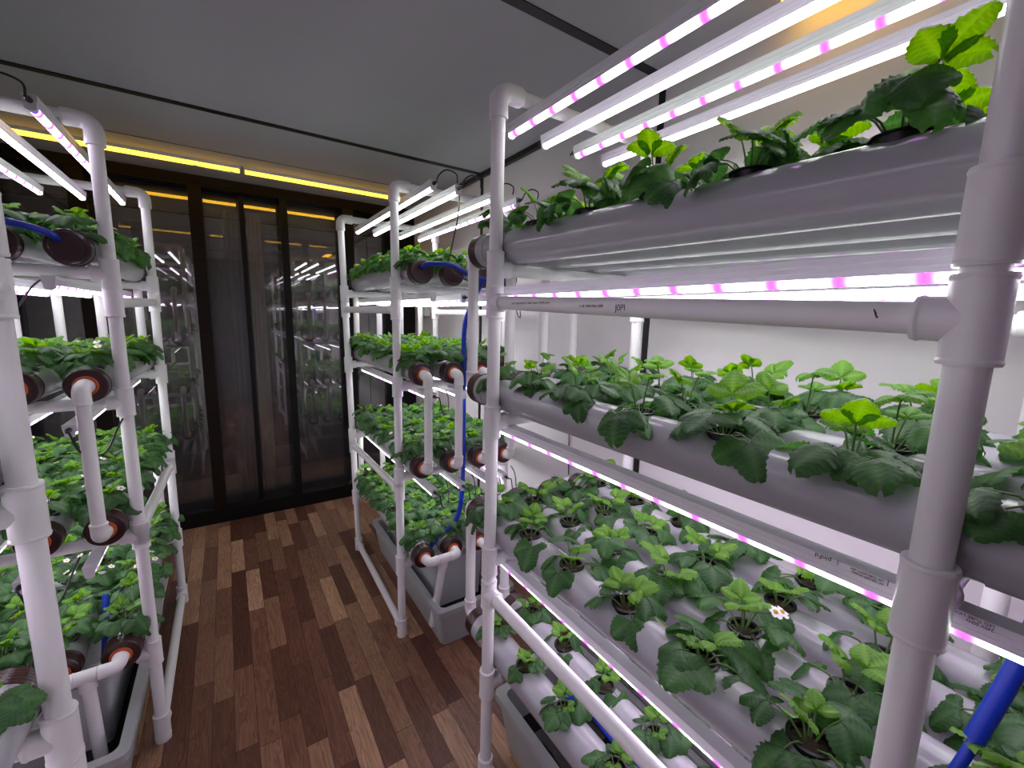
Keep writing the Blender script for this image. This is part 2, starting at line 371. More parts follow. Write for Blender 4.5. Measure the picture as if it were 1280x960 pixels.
pL = [((-.336,2.096,0),(-.337,2.131,2.435)), ((-.338,3.137,0),(-.333,3.22,2.435)), ((-1.04,2.10,0),(-1.04,2.13,2.435)), ((-1.04,3.14,0),(-1.04,3.21,2.435))]
pN = [((-.336,.06,0),(-.336,.06,2.435)), ((-.336,1.13,0),(-.336,1.13,2.435)), ((-1.04,.06,0),(-1.04,.06,2.435)), ((-1.04,1.13,0),(-1.04,1.13,2.435))]
rkR, railsR = rack('R', 'large white pvc pipe rack with four tiers, nearest on the right side', pR, ZR, 2.47)
rkM, railsM = rack('M', 'white pvc pipe rack behind the near right one, close to the glass doors', pM, ZM, 2.435)
rkL, railsL = rack('L', 'white pvc pipe rack on the left side, close to the glass doors', pL, ZL, 2.435)
rkN, railsN = rack('N', 'white pvc pipe rack at the left edge, only its thick corner post in view', pN, ZN, 2.435)

def text(s, size, loc, xdir, ydir, m, parent, name='printed_text', label=None):
    cu = bpy.data.curves.new(name, 'FONT'); cu.body = s; cu.size = size; cu.extrude = .0002
    tmp = bpy.data.objects.new('tmp', cu); C.objects.link(tmp); bpy.context.view_layer.update()
    me = bpy.data.meshes.new_from_object(tmp.evaluated_get(bpy.context.evaluated_depsgraph_get())); bpy.data.objects.remove(tmp)
    me.materials.clear(); me.materials.append(m)
    xd = V(xdir).normalized(); yd = V(ydir).normalized(); zd = xd.cross(yd)
    M_ = Matrix(((xd.x, yd.x, zd.x, loc[0]), (xd.y, yd.y, zd.y, loc[1]), (xd.z, yd.z, zd.z, loc[2]), (0,0,0,1)))
    me.transform(M_); o = bpy.data.objects.new(name, me); C.objects.link(o)
    if parent:
        o.parent = parent
    if label: o['label'] = label
    return o
# print along the aisle-side upper rail of the near right rack
rl = railsR[0]
def rail_print(s, size, y, dz=0.):
    zz = 1.81 + (1.848-1.81)*((y-.12)/1.07); a = math.radians(-4)
    text(s, size, (.721 - PR*.97*math.cos(a) - .0006, y, zz + PR*math.sin(a) + dz - size*.35), (0, -1, 0), (0, 0, 1), INK, rl)
rail_print('J0PI', .019, .655)
rail_print('U-PVC PRESSURE PIPE  IS 4985  CLASS 4  25 MM x 6.0 M', .0075, 1.06)
rail_print('11 08  0000 004a 5600', .0085, .77)
q = MB(); s_ = []
for i in range(7):
    for j in range(4):
        u = i/6; w = j/3; y_ = .214 - u*(.026 + .018*w); z_ = 1.830 - u*(.034 - .016*w)
        s_.append((.7005 - .0155*0 + abs(z_-1.813)**2*18 - .004*u*math.sin(w*3) - .0025, y_, z_))
q.add(s_, [(i*4+j, i*4+j+1, i*4+j+5, i*4+j+4) for i in range(6) for j in range(3)])
q.add([(x-.001, y, z_) for x, y, z_ in s_], [(i*4+j, i*4+j+4, i*4+j+5, i*4+j+1) for i in range(6) for j in range(3)])
o = q.build('label_scrap', TAPE, rkR); o.parent = rkR; o['label'] = 'torn clear label peeling off the upper rail'
q = MB(); q.sweep([(.694, .2065, 1.822), (.6935, .204, 1.817), (.6935, .2035, 1.814), (.694, .2015, 1.811)], [.0006, .0012, .0009, .0012], 6); q.build('ink_mark', INKD, rkR)

# ------------------------------------------------------------------ grow pipes
GR = .055
import bmesh
def pipe_mesh(length, holes):
    q = MB(); seg = 48; R, r = GR, GR-.004
    def ring(y, rr): return [(rr*math.cos(2*PI*k/seg), y, rr*math.sin(2*PI*k/seg)) for k in range(seg)]
    rows = [ring(0, R), ring(length, R), ring(length, r), ring(0, r)]
    vs = [p for a in rows for p in a]; fs = []
    for i in range(4):
        for k in range(seg): fs.append((i*seg+k, ((i+1)%4)*seg+k, ((i+1)%4)*seg+(k+1)%seg, i*seg+(k+1)%seg))
    q.add(vs, fs, True); me = q.mesh('pipe_body', PIPE)
    b = bmesh.new(); b.from_mesh(me); bmesh.ops.recalc_face_normals(b, faces=b.faces); b.to_mesh(me); b.free()
    o = bpy.data.objects.new('a', me); C.objects.link(o)
    c = MB()
    for y in holes: c.lathe((0, y, .02), (0, 0, 1), [(0, 0.0001), (0, .0315), (.06, .0315), (.06, .0001)], 32)
    cm = c.mesh('c', PIPE); b = bmesh.new(); b.from_mesh(cm); bmesh.ops.remove_doubles(b, verts=b.verts, dist=.0003); bmesh.ops.recalc_face_normals(b, faces=b.faces); b.to_mesh(cm); b.free()
    co_ = bpy.data.objects.new('b', cm); C.objects.link(co_)
    md = o.modifiers.new('x', 'BOOLEAN'); md.object = co_; md.operation = 'DIFFERENCE'; md.solver = 'EXACT'
    bpy.context.view_layer.update()
    out = bpy.data.meshes.new_from_object(o.evaluated_get(bpy.context.evaluated_depsgraph_get()))
    bpy.data.objects.remove(o); bpy.data.objects.remove(co_); out.name = 'pipe_body'
    out.materials.clear(); out.materials.append(PIPE)
    # smooth round faces, crisp cut edges
    b = bmesh.new(); b.from_mesh(out)
    for e in b.edges:
        if len(e.link_faces) == 2 and e.calc_face_angle(0) > .6: e.smooth = False
    for f in b.faces: f.smooth = True
    b.to_mesh(out); b.free(); return out
def cap_mesh(sgn):
    q = MB(); d = (0, sgn, 0); R = GR+.0035; prof = [(-.052, GR), (-.052, R+.002), (-.046, R+.002)]
    h = -.044
    while h < -.006: prof += [(h, R), (h+.004, R), (h+.0055, R-.0012), (h+.007, R)]; h += .0085
    prof += [(-.003, R), (0, R-.003), (.0005, R-.012), (-.001, R-.014), (-.001, .0001)]
    q.lathe((0, 0, 0), d, prof, 40)
    return q.mesh('end_cap', CAP)
def collar_mesh(sgn):
    q = MB(); q.lathe((0, 0, 0), (0, sgn, 0), [(-.10, GR), (-.10, GR+.003), (-.052, GR+.003), (-.052, GR)], 40); return q.mesh('pipe_collar', PIPE)
def seal_mesh(sgn):
    q = MB(); q.lathe((0, 0, 0), (0, sgn, 0), [(-.001, .034), (.003, .034), (.005, .031), (.003, .028), (.006, .0265), (.007, .022), (.002, .0205)], 32); return q.mesh('rubber_seal', ORANGE)
CAPM = {s: cap_mesh(s) for s in (-1, 1)}; COLM = {s: collar_mesh(s) for s in (-1, 1)}; SEALM = {s: seal_mesh(s) for s in (-1, 1)}
TN = ['top', 'second', 'third', 'bottom']; RN = ['aisle-side', 'second', 'third', 'wall-side']
RK = {'R': 'near right rack', 'M': 'far right rack', 'L': 'far left rack', 'N': 'near left rack'}

# ------------------------------------------------------------------ strawberry plants
def leaflet(vs, fs, cl, base, fwd, nrm, Ln, Wd, tone, rnd, fold=.35, curl=.5):
    side = fwd.cross(nrm).normalized(); nl, nj = 28, 3; o = len(vs); ph = rnd.random()*.2; tw = rnd.uniform(-.15, .15)
    for i in range(nl+1):
        t = i/nl; w = Wd*.5*(max(0, math.sin(PI*min(1, t**.82*.99+.004)))**.52)*min(1, .45+t*2.2)
        for j in range(-nj, nj+1):
            s = j/nj; a = abs(s); ww = w*s; fw = t*Ln*(1 - .05*a*a*math.sin(PI*t)) 
            if a == 1 and 1 < i: k = (i % 4)/3; ww *= .93 + .13*k; fw += Ln*.016*k
            pleat = .027*Ln*math.sin(2*PI*(7*(t - .24*a)+ph))*a*(1.15-.3*a)
            zz = fold*abs(ww)*(1-.55*a) - curl*Ln*.42*t*t - fold*.6*Wd*a*a*.35 - curl*.16*Wd*a*a*a + pleat + tw*ww
            vs.append(tuple(base + fwd*fw + side*ww + nrm*zz)); vein = .75 if j == 0 else max(0, math.sin(2*PI*(7*(t-.24*a)+ph)-.5*PI))**2*.6
            cl.append((tone + .12*t, min(1, vein), 0, 1))
    m = 2*nj+1
    for i in range(nl):
        for j in range(m-1): fs.append((o+i*m+j, o+(i+1)*m+j, o+(i+1)*m+j+1, o+i*m+j+1))
def leafmesh(name, data, m):
    vs, fs, cl = data; me = bpy.data.meshes.new(name); me.from_pydata(vs, [], fs)
    me.polygons.foreach_set('use_smooth', [True]*len(fs)); at = me.color_attributes.new('leafcol', 'FLOAT_COLOR', 'POINT')
    at.data.foreach_set('color', [c for q_ in cl for c in q_]); me.materials.append(m); me.update(); return me
def make_variant(seed, n, spread, height, size, flowers=0, drape=False):
    rnd = random.Random(seed); A = ([], [], []); B = ([], [], []); st = MB()
    az = rnd.random()*6.28
    for k in range(n):
        young = k >= n - max(2, n//4)
        az += 2.399 + rnd.uniform(-.35, .35)
        if young: tilt = rnd.uniform(.15, .6); ln = rnd.uniform(.55, 1.)*height; sz = size*rnd.uniform(.5, .85)
        else: tilt = rnd.uniform(.65, 1.25); ln = rnd.uniform(.7, 1.1)*spread; sz = size*rnd.uniform(.75, 1.1)
        h = V((math.cos(az), math.sin(az), 0)); d0 = h*math.sin(tilt*.55) + V((0,0,math.cos(tilt*.55)))
        d1 = h*math.sin(tilt) + V((0,0,math.cos(tilt)))
        if not drape and not young: tilt = rnd.uniform(.3, .95); ln = rnd.uniform(.6, 1.05)*height
        low = (not young) and rnd.random() < (.45 if drape else .25)
        if low: d1 = h + V((0, 0, -.15)); d0 = h*.75+V((0,0,.55))
        b0 = h*.006 + V((0,0,-.012)); mid = b0 + d0*ln*.55; end = mid + d1*ln*.5
        st.sweep([b0, b0+d0*ln*.25, mid, (mid+end)/2 + V((0,0,.003)), end], [.0022,.002,.0018,.0016,.0014], 6, False)
        droop = rnd.uniform(-.75, .1) if young else (rnd.uniform(.45, .95) if low else (rnd.uniform(.05, .55) if drape else rnd.uniform(-.35, .95)))
        yaw = rnd.uniform(-.5, .5); h2 = Matrix.Rotation(yaw, 3, 'Z') @ h
        fw = (h2*math.cos(droop) - V((0,0,math.sin(droop)))).normalized()
        up = (V((0,0,1)) - fw*fw.z).normalized(); up = Matrix.Rotation(rnd.uniform(-.35, .35), 3, fw) @ up
        dat = B if young else A; tone = rnd.random()*.7
        fold = rnd.uniform(.75, 1.1) if young else rnd.uniform(.2, .5); cu = rnd.uniform(-.1, .4) if young else rnd.uniform(.25, .8)
        for ang in (0, 1.28, -1.28):
            f2 = Matrix.Rotation(ang + (rnd.uniform(-.12, .12)), 3, up) @ fw
            if ang: f2 = (f2 - up*rnd.uniform(0, .22)).normalized()
            n2 = (up - f2*up.dot(f2)).normalized(); sc = sz*(1 if ang == 0 else .88)
            if young: f2 = (f2 + up*.35).normalized(); n2 = (n2 - f2*n2.dot(f2)).normalized()
            leaflet(dat[0], dat[1], dat[2], end + f2*.002, f2, n2, sc, sc*(rnd.uniform(.85, 1.0) if young else rnd.uniform(.9, 1.08)), tone, rnd, fold, cu)
    fl = []
    for k in range(flowers):
        az2 = rnd.random()*6.28; h = V((math.cos(az2), math.sin(az2), 0)); end = h*spread*rnd.uniform(.45, .9) + V((0,0,height*rnd.uniform(.75, 1.05)))
        st.sweep([(0,0,-.01), h*spread*.25 + V((0,0,height*.6)), end], [.0016,.0013,.001], 6, False)
        nn = (V((0,0,1)) + h*.5).normalized(); u = nn.cross(V((0,1,.1))).normalized(); w = nn.cross(u); q = MB()
        for j in range(5):
            a = 2*PI*j/5; c = end + (u*math.cos(a)+w*math.sin(a))*.0085 + nn*.001; pts = [c + (u*math.cos(b_)+w*math.sin(b_))*.0062 + nn*(.0012*math.cos(2*b_)) for b_ in [2*PI*i/10 for i in range(10)]]
            q.add([c + nn*.0005] + pts, [(0, i+1, (i+1) % 10+1) for i in range(10)])
        e = MB(); e.lathe(end, nn, [(0, .0045), (.002, .005), (.0045, .003), (.0055, .0001)], 12)
        fl.append((q.mesh('petals', PETAL), e.mesh('flower_eye', YEL)))
    return dict(mature=leafmesh('mature_leaves', A, LEAFD), young=leafmesh('young_leaves', B, LEAFY), stems=st.mesh('stems', STEM), flowers=fl)
q = MB(); q.lathe((0,0,0), (0,0,1), [(-.045, .021), (-.004, .0292), (.0028, .0292), (.0038, .031), (.0034, .0365), (.0004, .037), (.0004, .0312), (-.045, .023), (-.045, .0001)], 36); CUPM = q.mesh('net_cup', BLACK)
q = MB(); q.lathe((0,0,0), (0,0,1), [(-.0085, .0288), (-.006, .02), (-.003, .008), (-.002, .0001)], 24); SOILM = q.mesh('growing_medium', GROW)
VAR_R = [make_variant(10+i, [7, 8, 6, 9, 7, 8, 6, 9][i], .068, .068, .063, 0, True) for i in range(8)]
VAR_B = [make_variant(30+i, [8, 8, 7, 9][i], .074, .105, .067, 0, True) for i in range(4)]
VAR_T = [make_variant(40+i, [10, 11, 9][i], .080, .12, .078, 0, False) for i in range(3)]
VAR_RF = [make_variant(60+i, 9, .07, .075, .063, 2, True) for i in range(1)]
VAR_D = [make_variant(70+i, 14, .10, .10, .064, 0, True) for i in range(6)]
VAR_DF = [make_variant(90+i, 14, .10, .10, .064, 3, True) for i in range(2)]
NPL = [0]
def plant(x, y, zt, v, sc, rz, look, rk, ti, ri, k):
    """one plant in its net cup; zt is the top of the pipe"""
    NPL[0] += 1
    lab = '%s strawberry plant, %s from far end, %s pipe, %s tier, %s' % (look, ORD[k], RN[ri], TN[ti], RK[rk])
    t = thing('strawberry_plant', lab, 'plant', (x, y, zt+.0008), 'strawberry plants on the %s' % RK[rk])
    t.rotation_euler = (0, 0, rz)
    for nm, me, s in (('net_cup', CUPM, 1), ('growing_medium', SOILM, 1), ('mature_leaves', v['mature'], sc), ('young_leaves', v['young'], sc), ('stems', v['stems'], sc)):
        o = child_mesh(nm, me, t); o.scale = (s,)*3
    for a, b in v['flowers']:
        o = child_mesh('flower', a, t); o.scale = (sc,)*3; o2 = child_mesh('flower_eye', b, o)

# ------------------------------------------------------------------ LED tubes
def led_meshes(L):
    q = MB(); q.extrude([(-.017, 0), (.017, 0), (.0165, -.010), (.0145, -.012), (.0145, -.020), (.0125, -.022), (.0125, -.030), (-.0125, -.030), (-.0125, -.022), (-.0145, -.020), (-.0145, -.012), (-.0165, -.010)], 0, L)
    h = MB(); pr = [(.0118*math.cos(a), -.030 - .0135*math.sin(a)) for a in [PI*i/8 for i in range(9)]]
    h.extrude(pr, .006, L-.006); h.sm = [True]*len(h.sm)
    c = MB(); c.extrude([(-.0175, .0005), (.0175, .0005), (.0172, -.012), (.0135, -.030), (.0125, -.040), (.006, -.0445), (-.006, -.0445), (-.0125, -.040), (-.0135, -.030), (-.0172, -.012)], -.004, .006)
    def fx(mb, n, m):
        me = mb.mesh(n, m); b = bmesh.new(); b.from_mesh(me); bmesh.ops.recalc_face_normals(b, faces=b.faces); b.to_mesh(me); b.free(); return me
    return fx(q, 'housing', HOUSING), fx(h, 'diffuser', GLOWP), fx(h, 'diffuser', GLOWW), fx(c, 'end_cap', HOUSING)
LEDM = led_meshes(1.36)
def led(x, y0, ztop, white, label, group, plug=None, L=1.36):
    t = thing('led_tube', label, 'lamp', (x, y0, ztop), group)
    child_mesh('housing', LEDM[0], t); child_mesh('diffuser', LEDM[2] if white else LEDM[1], t)
    child_mesh('end_cap', LEDM[3], t); o = child_mesh('end_cap', LEDM[3], t); o.location = (0, L, 0); o.rotation_euler = (0, 0, PI)
    if plug:
        far, pts = plug; d = 1 if far else -1; yy = L+.004 if far else -.004
        q = MB(); a = V((0, yy, -.016)); q.sweep([a, a+V((0, d*.016, 0)), a+V((0, d*.022, 0)), a+V((0, d*.034, -.002))], [.0085, .0085, .0055, .0035], 12)
        po = q.build('plug', BLACK, None); po.parent = t
        q = MB(); P_ = [a+V((0, d*.032, -.002))] + [V(p) for p in pts]
        # smooth the path
        S = []
        for i in range(len(P_)-1):
            p0 = P_[max(0, i-1)]; p1 = P_[i]; p2 = P_[i+1]; p3 = P_[min(len(P_)-1, i+2)]
            for k in range(8):
                u = k/8; S.append(.5*((2*p1) + (p2-p0)*u + (2*p0-5*p1+4*p2-p3)*u*u + (3*p1-p0-3*p2+p3)*u**3))
        S.append(P_[-1]); q.sweep(S, .0032, 8); cb = q.build('power_cable', CABLE, None); cb.parent = t
    return t
TX = {'R': (.853, 1.0, 1.155, 1.30), 'M': (.83, .955, 1.143, 1.298), 'L': (-.437, -.597, -.757, -.917), 'N': (-.437, -.597, -.757, -.917)}
LOWX = {'R': (.797, 1.07, 1.20, 1.33), 'M': (.862, 1.03, 1.20, 1.31), 'L': (-.465, -.632, -.80, -.965), 'N': (-.46, -.62, -.78, -.94)}
Y0 = {'R': -.04, 'M': 1.925, 'L': 1.925, 'N': -.16}
PY = {'R': (-.02, 1.415), 'M': (2.035, 3.27), 'L': (2.025, 3.26), 'N': (-.12, 1.20)}
PX = {'R': (.80, .973, 1.147, 1.318), 'M': (.815, .985, 1.155, 1.318), 'L': (-.418, -.588, -.757, -.925), 'N': (-.42, -.59, -.76, -.925)}
HOLES = {'R': [.03+.207*k for k in range(7)][:7], 'M': [2.17+.2*k for k in range(6)][:6], 'L': [2.15+.2*k for k in range(6)][:6], 'N': [.02+.207*k for k in range(6)]}
ZZ = {'R': ZR, 'M': ZM, 'L': ZL, 'N': ZN}; TOPZ = {'R': 2.47, 'M': 2.435, 'L': 2.435, 'N': 2.435}
PIPEM = {k: pipe_mesh(PY[k][1]-PY[k][0], [h-PY[k][0] for h in HOLES[k]]) for k in PY}
PAX = {}; PAXF = {}
for rk in 'RMLN':
    for ti in range(4):
        zn, zf = ZZ[rk]['t%d' % (ti+1)]; yn_, yf_ = {'R': (.12, 1.19), 'M': (2.17, 3.17), 'L': (2.12, 3.18), 'N': (.06, 1.13)}[rk]
        sl = (zf-zn)/(yf_-yn_); y0, y1 = PY[rk]; ax = zn + sl*(y0-yn_) + PR + GR + .0006; PAX[rk, ti] = ax; PAXF[rk, ti] = ax + sl*(y1-y0)
        for ri in range(4):
            x = PX[rk][ri]; y0, y1 = PY[rk]
            vis = any(in_view((x, y0 + (y1-y0)*k/8, ax), .05) for k in range(9))
            # the tube lights: four under the top crossbars, four under each tier
            if not vis and not in_view((x, y1, ax), .5): continue
            if vis:
                t = thing('grow_pipe', 'glossy grey white grow pipe with maroon end caps, %s of %s tier, %s' % (RN[ri], TN[ti], RK[rk]), 'pipe', (x, y0, ax), 'grow pipes of the %s' % RK[rk])
                t.rotation_euler = (math.atan(sl), 0, 0)
                child_mesh('pipe_body', PIPEM[rk], t)
                for sg, yy in ((-1, 0), (1, y1-y0)):
                    if rk == 'N' and sg > 0 and False: continue
                    c = child_mesh('end_cap', CAPM[sg], t); c.location = (0, yy + sg*.004, 0)
                    c2 = child_mesh('pipe_collar', COLM[sg], t); c2.location = (0, yy+sg*.004, 0)
                    drained = (sg < 0 and (ti in (1, 2) or (ti == 3 and ri < 4))) or (sg > 0)
                    if rk in 'RN' and sg < 0: drained = False
                    if rk == 'R' and sg > 0: drained = True
                    if drained: child_mesh('rubber_seal', SEALM[sg], c)
                rr = random.Random(hash((ord(rk), ti, ri)))
                for k, hy in enumerate(HOLES[rk]):
                    kf = len(HOLES[rk]) - 1 - k
                    if hy < y0+.035 or hy > y1-.07: continue
                    if rk == 'L' and ri == 3: pass
                    if not in_view((x, hy, ax+GR), .12): continue
                    fl = rr.random()
                    if rk == 'R':
                        v = (VAR_T, VAR_B, VAR_R, VAR_R)[ti][rr.randrange((3, 4, 8, 8)[ti])]; sc = rr.uniform(.9, 1.12) if ti < 3 else rr.uniform(.8, 1.0); look = 'leafy'
                        if ti < 2 and hy > 1.0: sc *= (.72 if hy < 1.2 else .6) if ti == 0 else .8
                        elif ti == 0: sc *= .88
                        elif ti == 2: sc *= 1.12
                        if ti == 2 and ri == 1 and k in (2,): v = VAR_RF[0]; look = 'white-flowered'
                    elif rk == 'N': v = VAR_R[rr.randrange(8)]; sc = .8; look = 'leafy'
                    else:
                        v = VAR_D[rr.randrange(6)]; sc = rr.uniform(.82, 1.0); look = 'bushy'
                        if fl < (.35 if rk == 'L' else .08): v = VAR_DF[rr.randrange(2)]; look = 'white-flowered bushy'
                    plant(x, hy, ax+sl*(hy-y0)+GR, v, sc, rr.uniform(0, 6.28), look, rk, ti, ri, kf)
    # LED tubes
    for ti in range(4):
        ztop = (TOPZ[rk] if ti == 0 else min(ZZ[rk]['t%d' % ti])) - PR - .0006
        for ri in range(4):
            x = (TX if ti == 0 else LOWX)[rk][ri]
            y0 = Y0[rk] if ti == 0 else {'R': -.06, 'M': 2.01, 'L': 1.99, 'N': -.12}[rk]
            if not (any(in_view((x, y0+k*.17, ztop), .05) for k in range(9)) or (rk == 'N' and ri < 2)): continue
            where = 'under the top crossbars' if ti == 0 else 'under the %s tier' % TN[ti-1]
            white = (rk, ti) == ('R', 0) and ri in (1, 3) or (rk, ti) == ('R', 1) and ri in (1, 2) or (rk in 'M' and ti == 0 and ri in (0, 1, 2)) or (rk == 'L' and ti == 0 and ri == 1) or (rk == 'M' and ti > 0 and (ri+ti) % 2) or (rk == 'L' and ti > 0 and not (ri+ti) % 2)
            plug = None
            rr = random.Random(ti*7+ri+ord(rk))
            if rk in 'ML' and ti == 0:
                plug = (False, [(.0, -.06, .006), (.03, -.075, .03), (.09, -.05, .03), (.115, -.01, .008)]) if rk == 'M' else (False, [(0, -.055, .012), (-.05, -.07, .02), (-.11, -.03, .012), (-.14, .03, .006)])
            elif rk in 'ML' and (ri+ti) % 2 == 0 or rk == 'M' and ti == 3:
                plug = (False, [(.01, -.05, -.02), (.03, -.04, -.09), (.08, -.0, -.11), (.11, .06, -.04), (.12, .12, -.01)])
            elif rk == 'R' and ti == 0 and ri in (1, 2):
                plug = (True, [(0, .055, -.03), (-.04, .065, -.04), (-.10, .05, -.02), (-.13, .0, -.004)])
            elif rk == 'R' and ti > 0 and ri == 1:
                plug = (True, [(0, .06, -.02), (.02, .05, -.08), (.05, -.02, -.05)])
            led(x, y0, ztop, white, '%s LED tube, %s from the aisle, %s, %s' % ('white' if white else 'white and pink', ORD[ri], where, RK[rk]), 'LED tubes of the %s' % RK[rk], plug)

# printed marks on the housing of the aisle-side tube under the second tier of the near right rack
lt = [o for o in C.objects if o.name.startswith('led_tube') and 'first from the aisle, under the second tier, near right' in o['label']][0]
hx, hz = lt.location.x - .0168, lt.location.z
def hprint(s, size, y, dz):
    o = text(s, size, (hx-.0004, y, hz-dz), (0, 1, 0), (0, 0, -1), INKD, None, 'printed_mark')
    o.parent = lt; o.matrix_parent_inverse = Matrix.Translation(-lt.location)
hprint('pinFd', .0105, .238, .0012); hprint('|', .010, .228, .001)
for i, s in enumerate(['LED TUBE LIGHT 18W', 'AC 100-240V 50/60Hz']): hprint(s, .0042, .172, .0018+.0048*i)
hprint('|', .010, .166, .001)
for i, s in enumerate(['LED GROW', 'T8 1200MM']): hprint(s, .0042, .138, .0018+.0048*i)
for i, s in enumerate(['LED TUBE LIGHT', '240V 50Hz']): hprint(s, .0055, .062, .0018+.0055*i)

# ------------------------------------------------------------------ drain pipes between the tiers
def bend(q, a, corner, b, r=.03, R=.0255, rim=True):
    a, c, b = V(a), V(corner), V(b); da = (a-c).normalized(); db = (b-c).normalized()
    pts = [c+da*(r+.026), c+da*(r+.022), c+da*(r+.02)]
    for k in range(9):
        w = k/8; pts.append((c+da*r)*(1-w)**2 + c*2*w*(1-w)*.5*1. + c*0 + (c+db*r)*w*w if False else ((c+da*r)*((1-w)**2) + c*(2*w*(1-w)) + (c+db*r)*(w*w)))
    pts += [c+db*(r+.02), c+db*(r+.022), c+db*(r+.026)]
    q.sweep(pts, [R-.002, R+.001, R-.0005] + [R-.001]*9 + [R-.0005, R+.001, R-.002], 22)
def udrain(rk, ta, ri, end):
    x = PX[rk][ri]; D_ = PAX if end < 0 else PAXF; za, zb = D_[rk, ta], D_[rk, ta+1]; y0, y1 = PY[rk]
    ye = y0-.004 if end < 0 else y1+.004; yo = ye + end*.062
    if not in_view((x, yo, (za+zb)/2), .3): return
    t = thing('drain_pipe', 'white U-shaped drain pipe on %s row, %s to %s tier, %s' % (RN[ri], TN[ta], TN[ta+1], RK[rk]), 'pipe', (x, yo, zb), 'drain pipes of the %s' % RK[rk])
    for zc, dz in ((za, -1), (zb, 1)):
        q = MB(); bend(q, (x, ye, zc), (x, yo, zc), (x, yo, zc+dz*.2)); q.sweep([(x, ye+end*.003, zc), (x, yo-end*.045, zc)], .019, 18); q.build('elbow_fitting', PVC, t)
    q = MB(); q.sweep([(x, yo, za-.045), (x, yo, zb+.045)], .0205, 24); q.build('riser_pipe', PVC, t)
for ri in range(4):
    for rk in 'ML': udrain(rk, 1, ri, -1); udrain(rk, 0, ri, 1); udrain(rk, 2, ri, 1)
    udrain('R', 0, ri, 1); udrain('R', 2, ri, 1)
def print_down(s_, size, c, z, r_):
    n = V((-c[0], -c[1], 0)).normalized(); n = (n*.9 + V((.45, 0, 0))).normalized()
    text(s_, size, (c[0]+n.x*(r_+.0004), c[1]+n.y*(r_+.0004), z), (0, 0, -1), (-n.y, n.x, 0), INK, rkL)
print_down('U-PVC PRESSURE PIPE 25 MM', .008, (-.337, 2.125), 1.76, PR)
print_down('U-PVC PRESSURE PIPE 25 MM', .008, (-.3365, 2.112), 1.36, PR)
print_down('IS 4985 25 MM', .010, (-.336, 2.100), .36, PR)
def manifold(rk, ra, rb, foot, label):
    xa, xb = PX[rk][ra], PX[rk][rb]; z = PAX[rk, 3]; ye = PY[rk][0]-.004; yo = ye-.06
    t = thing('drain_manifold', label, 'pipe', (xa, yo, z), 'drain manifolds above the troughs')
    for x, xo in ((xa, xb), (xb, xa)):
        q = MB(); bend(q, (x, ye, z), (x, yo, z), (xo, yo, z), .028); q.sweep([(x, ye-.002, z), (x, yo+.045, z)], .019, 18); q.build('elbow_fitting', PVC, t)
    q = MB(); q.sweep([(xa, yo, z), (xb, yo, z)][::1], .0205, 22)
    q.v = [p for p in q.v]; d = 1 if xb > xa else -1
    q = MB(); q.sweep([(xa+d*.04, yo, z), (xb-d*.04, yo, z)], .0205, 22); q.build('cross_pipe', PVC, t)
    c = V(((xa+xb)/2, yo, z)); f = V(foot); dd = (f-c).normalized()
    q = MB(); q.lathe(c, dd, [(.005, .0255), (.045, .0255), (.049, .0265), (.052, .0255), (.052, .02)], 24); q.sweep([c-V((.03*d,0,0)), c+V((.03*d,0,0))], .0245, 22); q.build('tee_fitting', PVC, t)
    q = MB(); q.sweep([c+dd*.02, f], .0205, 22); q.build('down_pipe', PVC, t)
manifold('M', 0, 1, (.865, 2.05, .07), 'white drain manifold on two front bottom pipes, far right rack')
manifold('M', 2, 3, (1.22, 2.05, .07), 'white drain manifold on two wall-side bottom pipes, far right rack')
manifold('L', 0, 1, (-.50, 1.99, .07), 'white drain manifold on two front bottom pipes, far left rack')
manifold('L', 2, 3, (-.86, 1.99, .07), 'white drain manifold on two wall-side bottom pipes, far left rack')

# ------------------------------------------------------------------ reservoir troughs
def rrect(x0, x1, y0, y1, z, r, n=5):
    pts = []
    for cx, cy, a0 in ((x1-r, y1-r, 0), (x0+r, y1-r, PI/2), (x0+r, y0+r, PI), (x1-r, y0+r, 1.5*PI)):
        for k in range(n+1): a = a0 + PI/2*k/n; pts.append((cx+r*math.cos(a), cy+r*math.sin(a), z))
    return pts
def loops(q, L, smooth=False):
    n = len(L[0])
    q.add([p for l in L for p in l], [(i*n+k, i*n+(k+1) % n, (i+1)*n+(k+1) % n, (i+1)*n+k) for i in range(len(L)-1) for k in range(n)], smooth)
def trough(x0, x1, y0, y1, zr, zw, label):
    t = thing('reservoir_trough', label, 'trough', ((x0+x1)/2, (y0+y1)/2, 0)); q = MB()
    b = .045
    loops(q, [rrect(x0+b, x1-b, y0+b, y1-b, .0005, .03), rrect(x0+.012, x1-.012, y0+.012, y1-.012, zr-.03, .03), rrect(x0, x1, y0, y1, zr-.028, .03), rrect(x0, x1, y0, y1, zr, .03),
              rrect(x0+.035, x1-.035, y0+.035, y1-.035, zr, .03), rrect(x0+.04, x1-.04, y0+.04, y1-.04, zr-.02, .03), rrect(x0+b+.02, x1-b-.02, y0+b+.02, y1-b-.02, .012, .03)])
    r = rrect(x0+b+.02, x1-b-.02, y0+b+.02, y1-b-.02, .012, .03); q.add(r, [tuple(range(len(r)))], False)
    r = rrect(x0+b, x1-b, y0+b, y1-b, .0005, .03); q.add(r, [tuple(range(len(r)))[::-1]], False)
    q.build('trough_body', TROUGH, t)
    r = rrect(x0+b+.01, x1-b-.01, y0+b+.01, y1-b-.01, zw, .03); q = MB(); q.add(r, [tuple(range(len(r)))], False); q.build('water', WATER, t)
    return t
trough(.835, 1.33, 1.90, 3.16, .235, .07, 'long grey plastic trough on the floor under the far right rack')
trough(.835, 1.33, -.05, 1.34, .25, .10, 'long grey plastic trough on the floor under the near right rack')
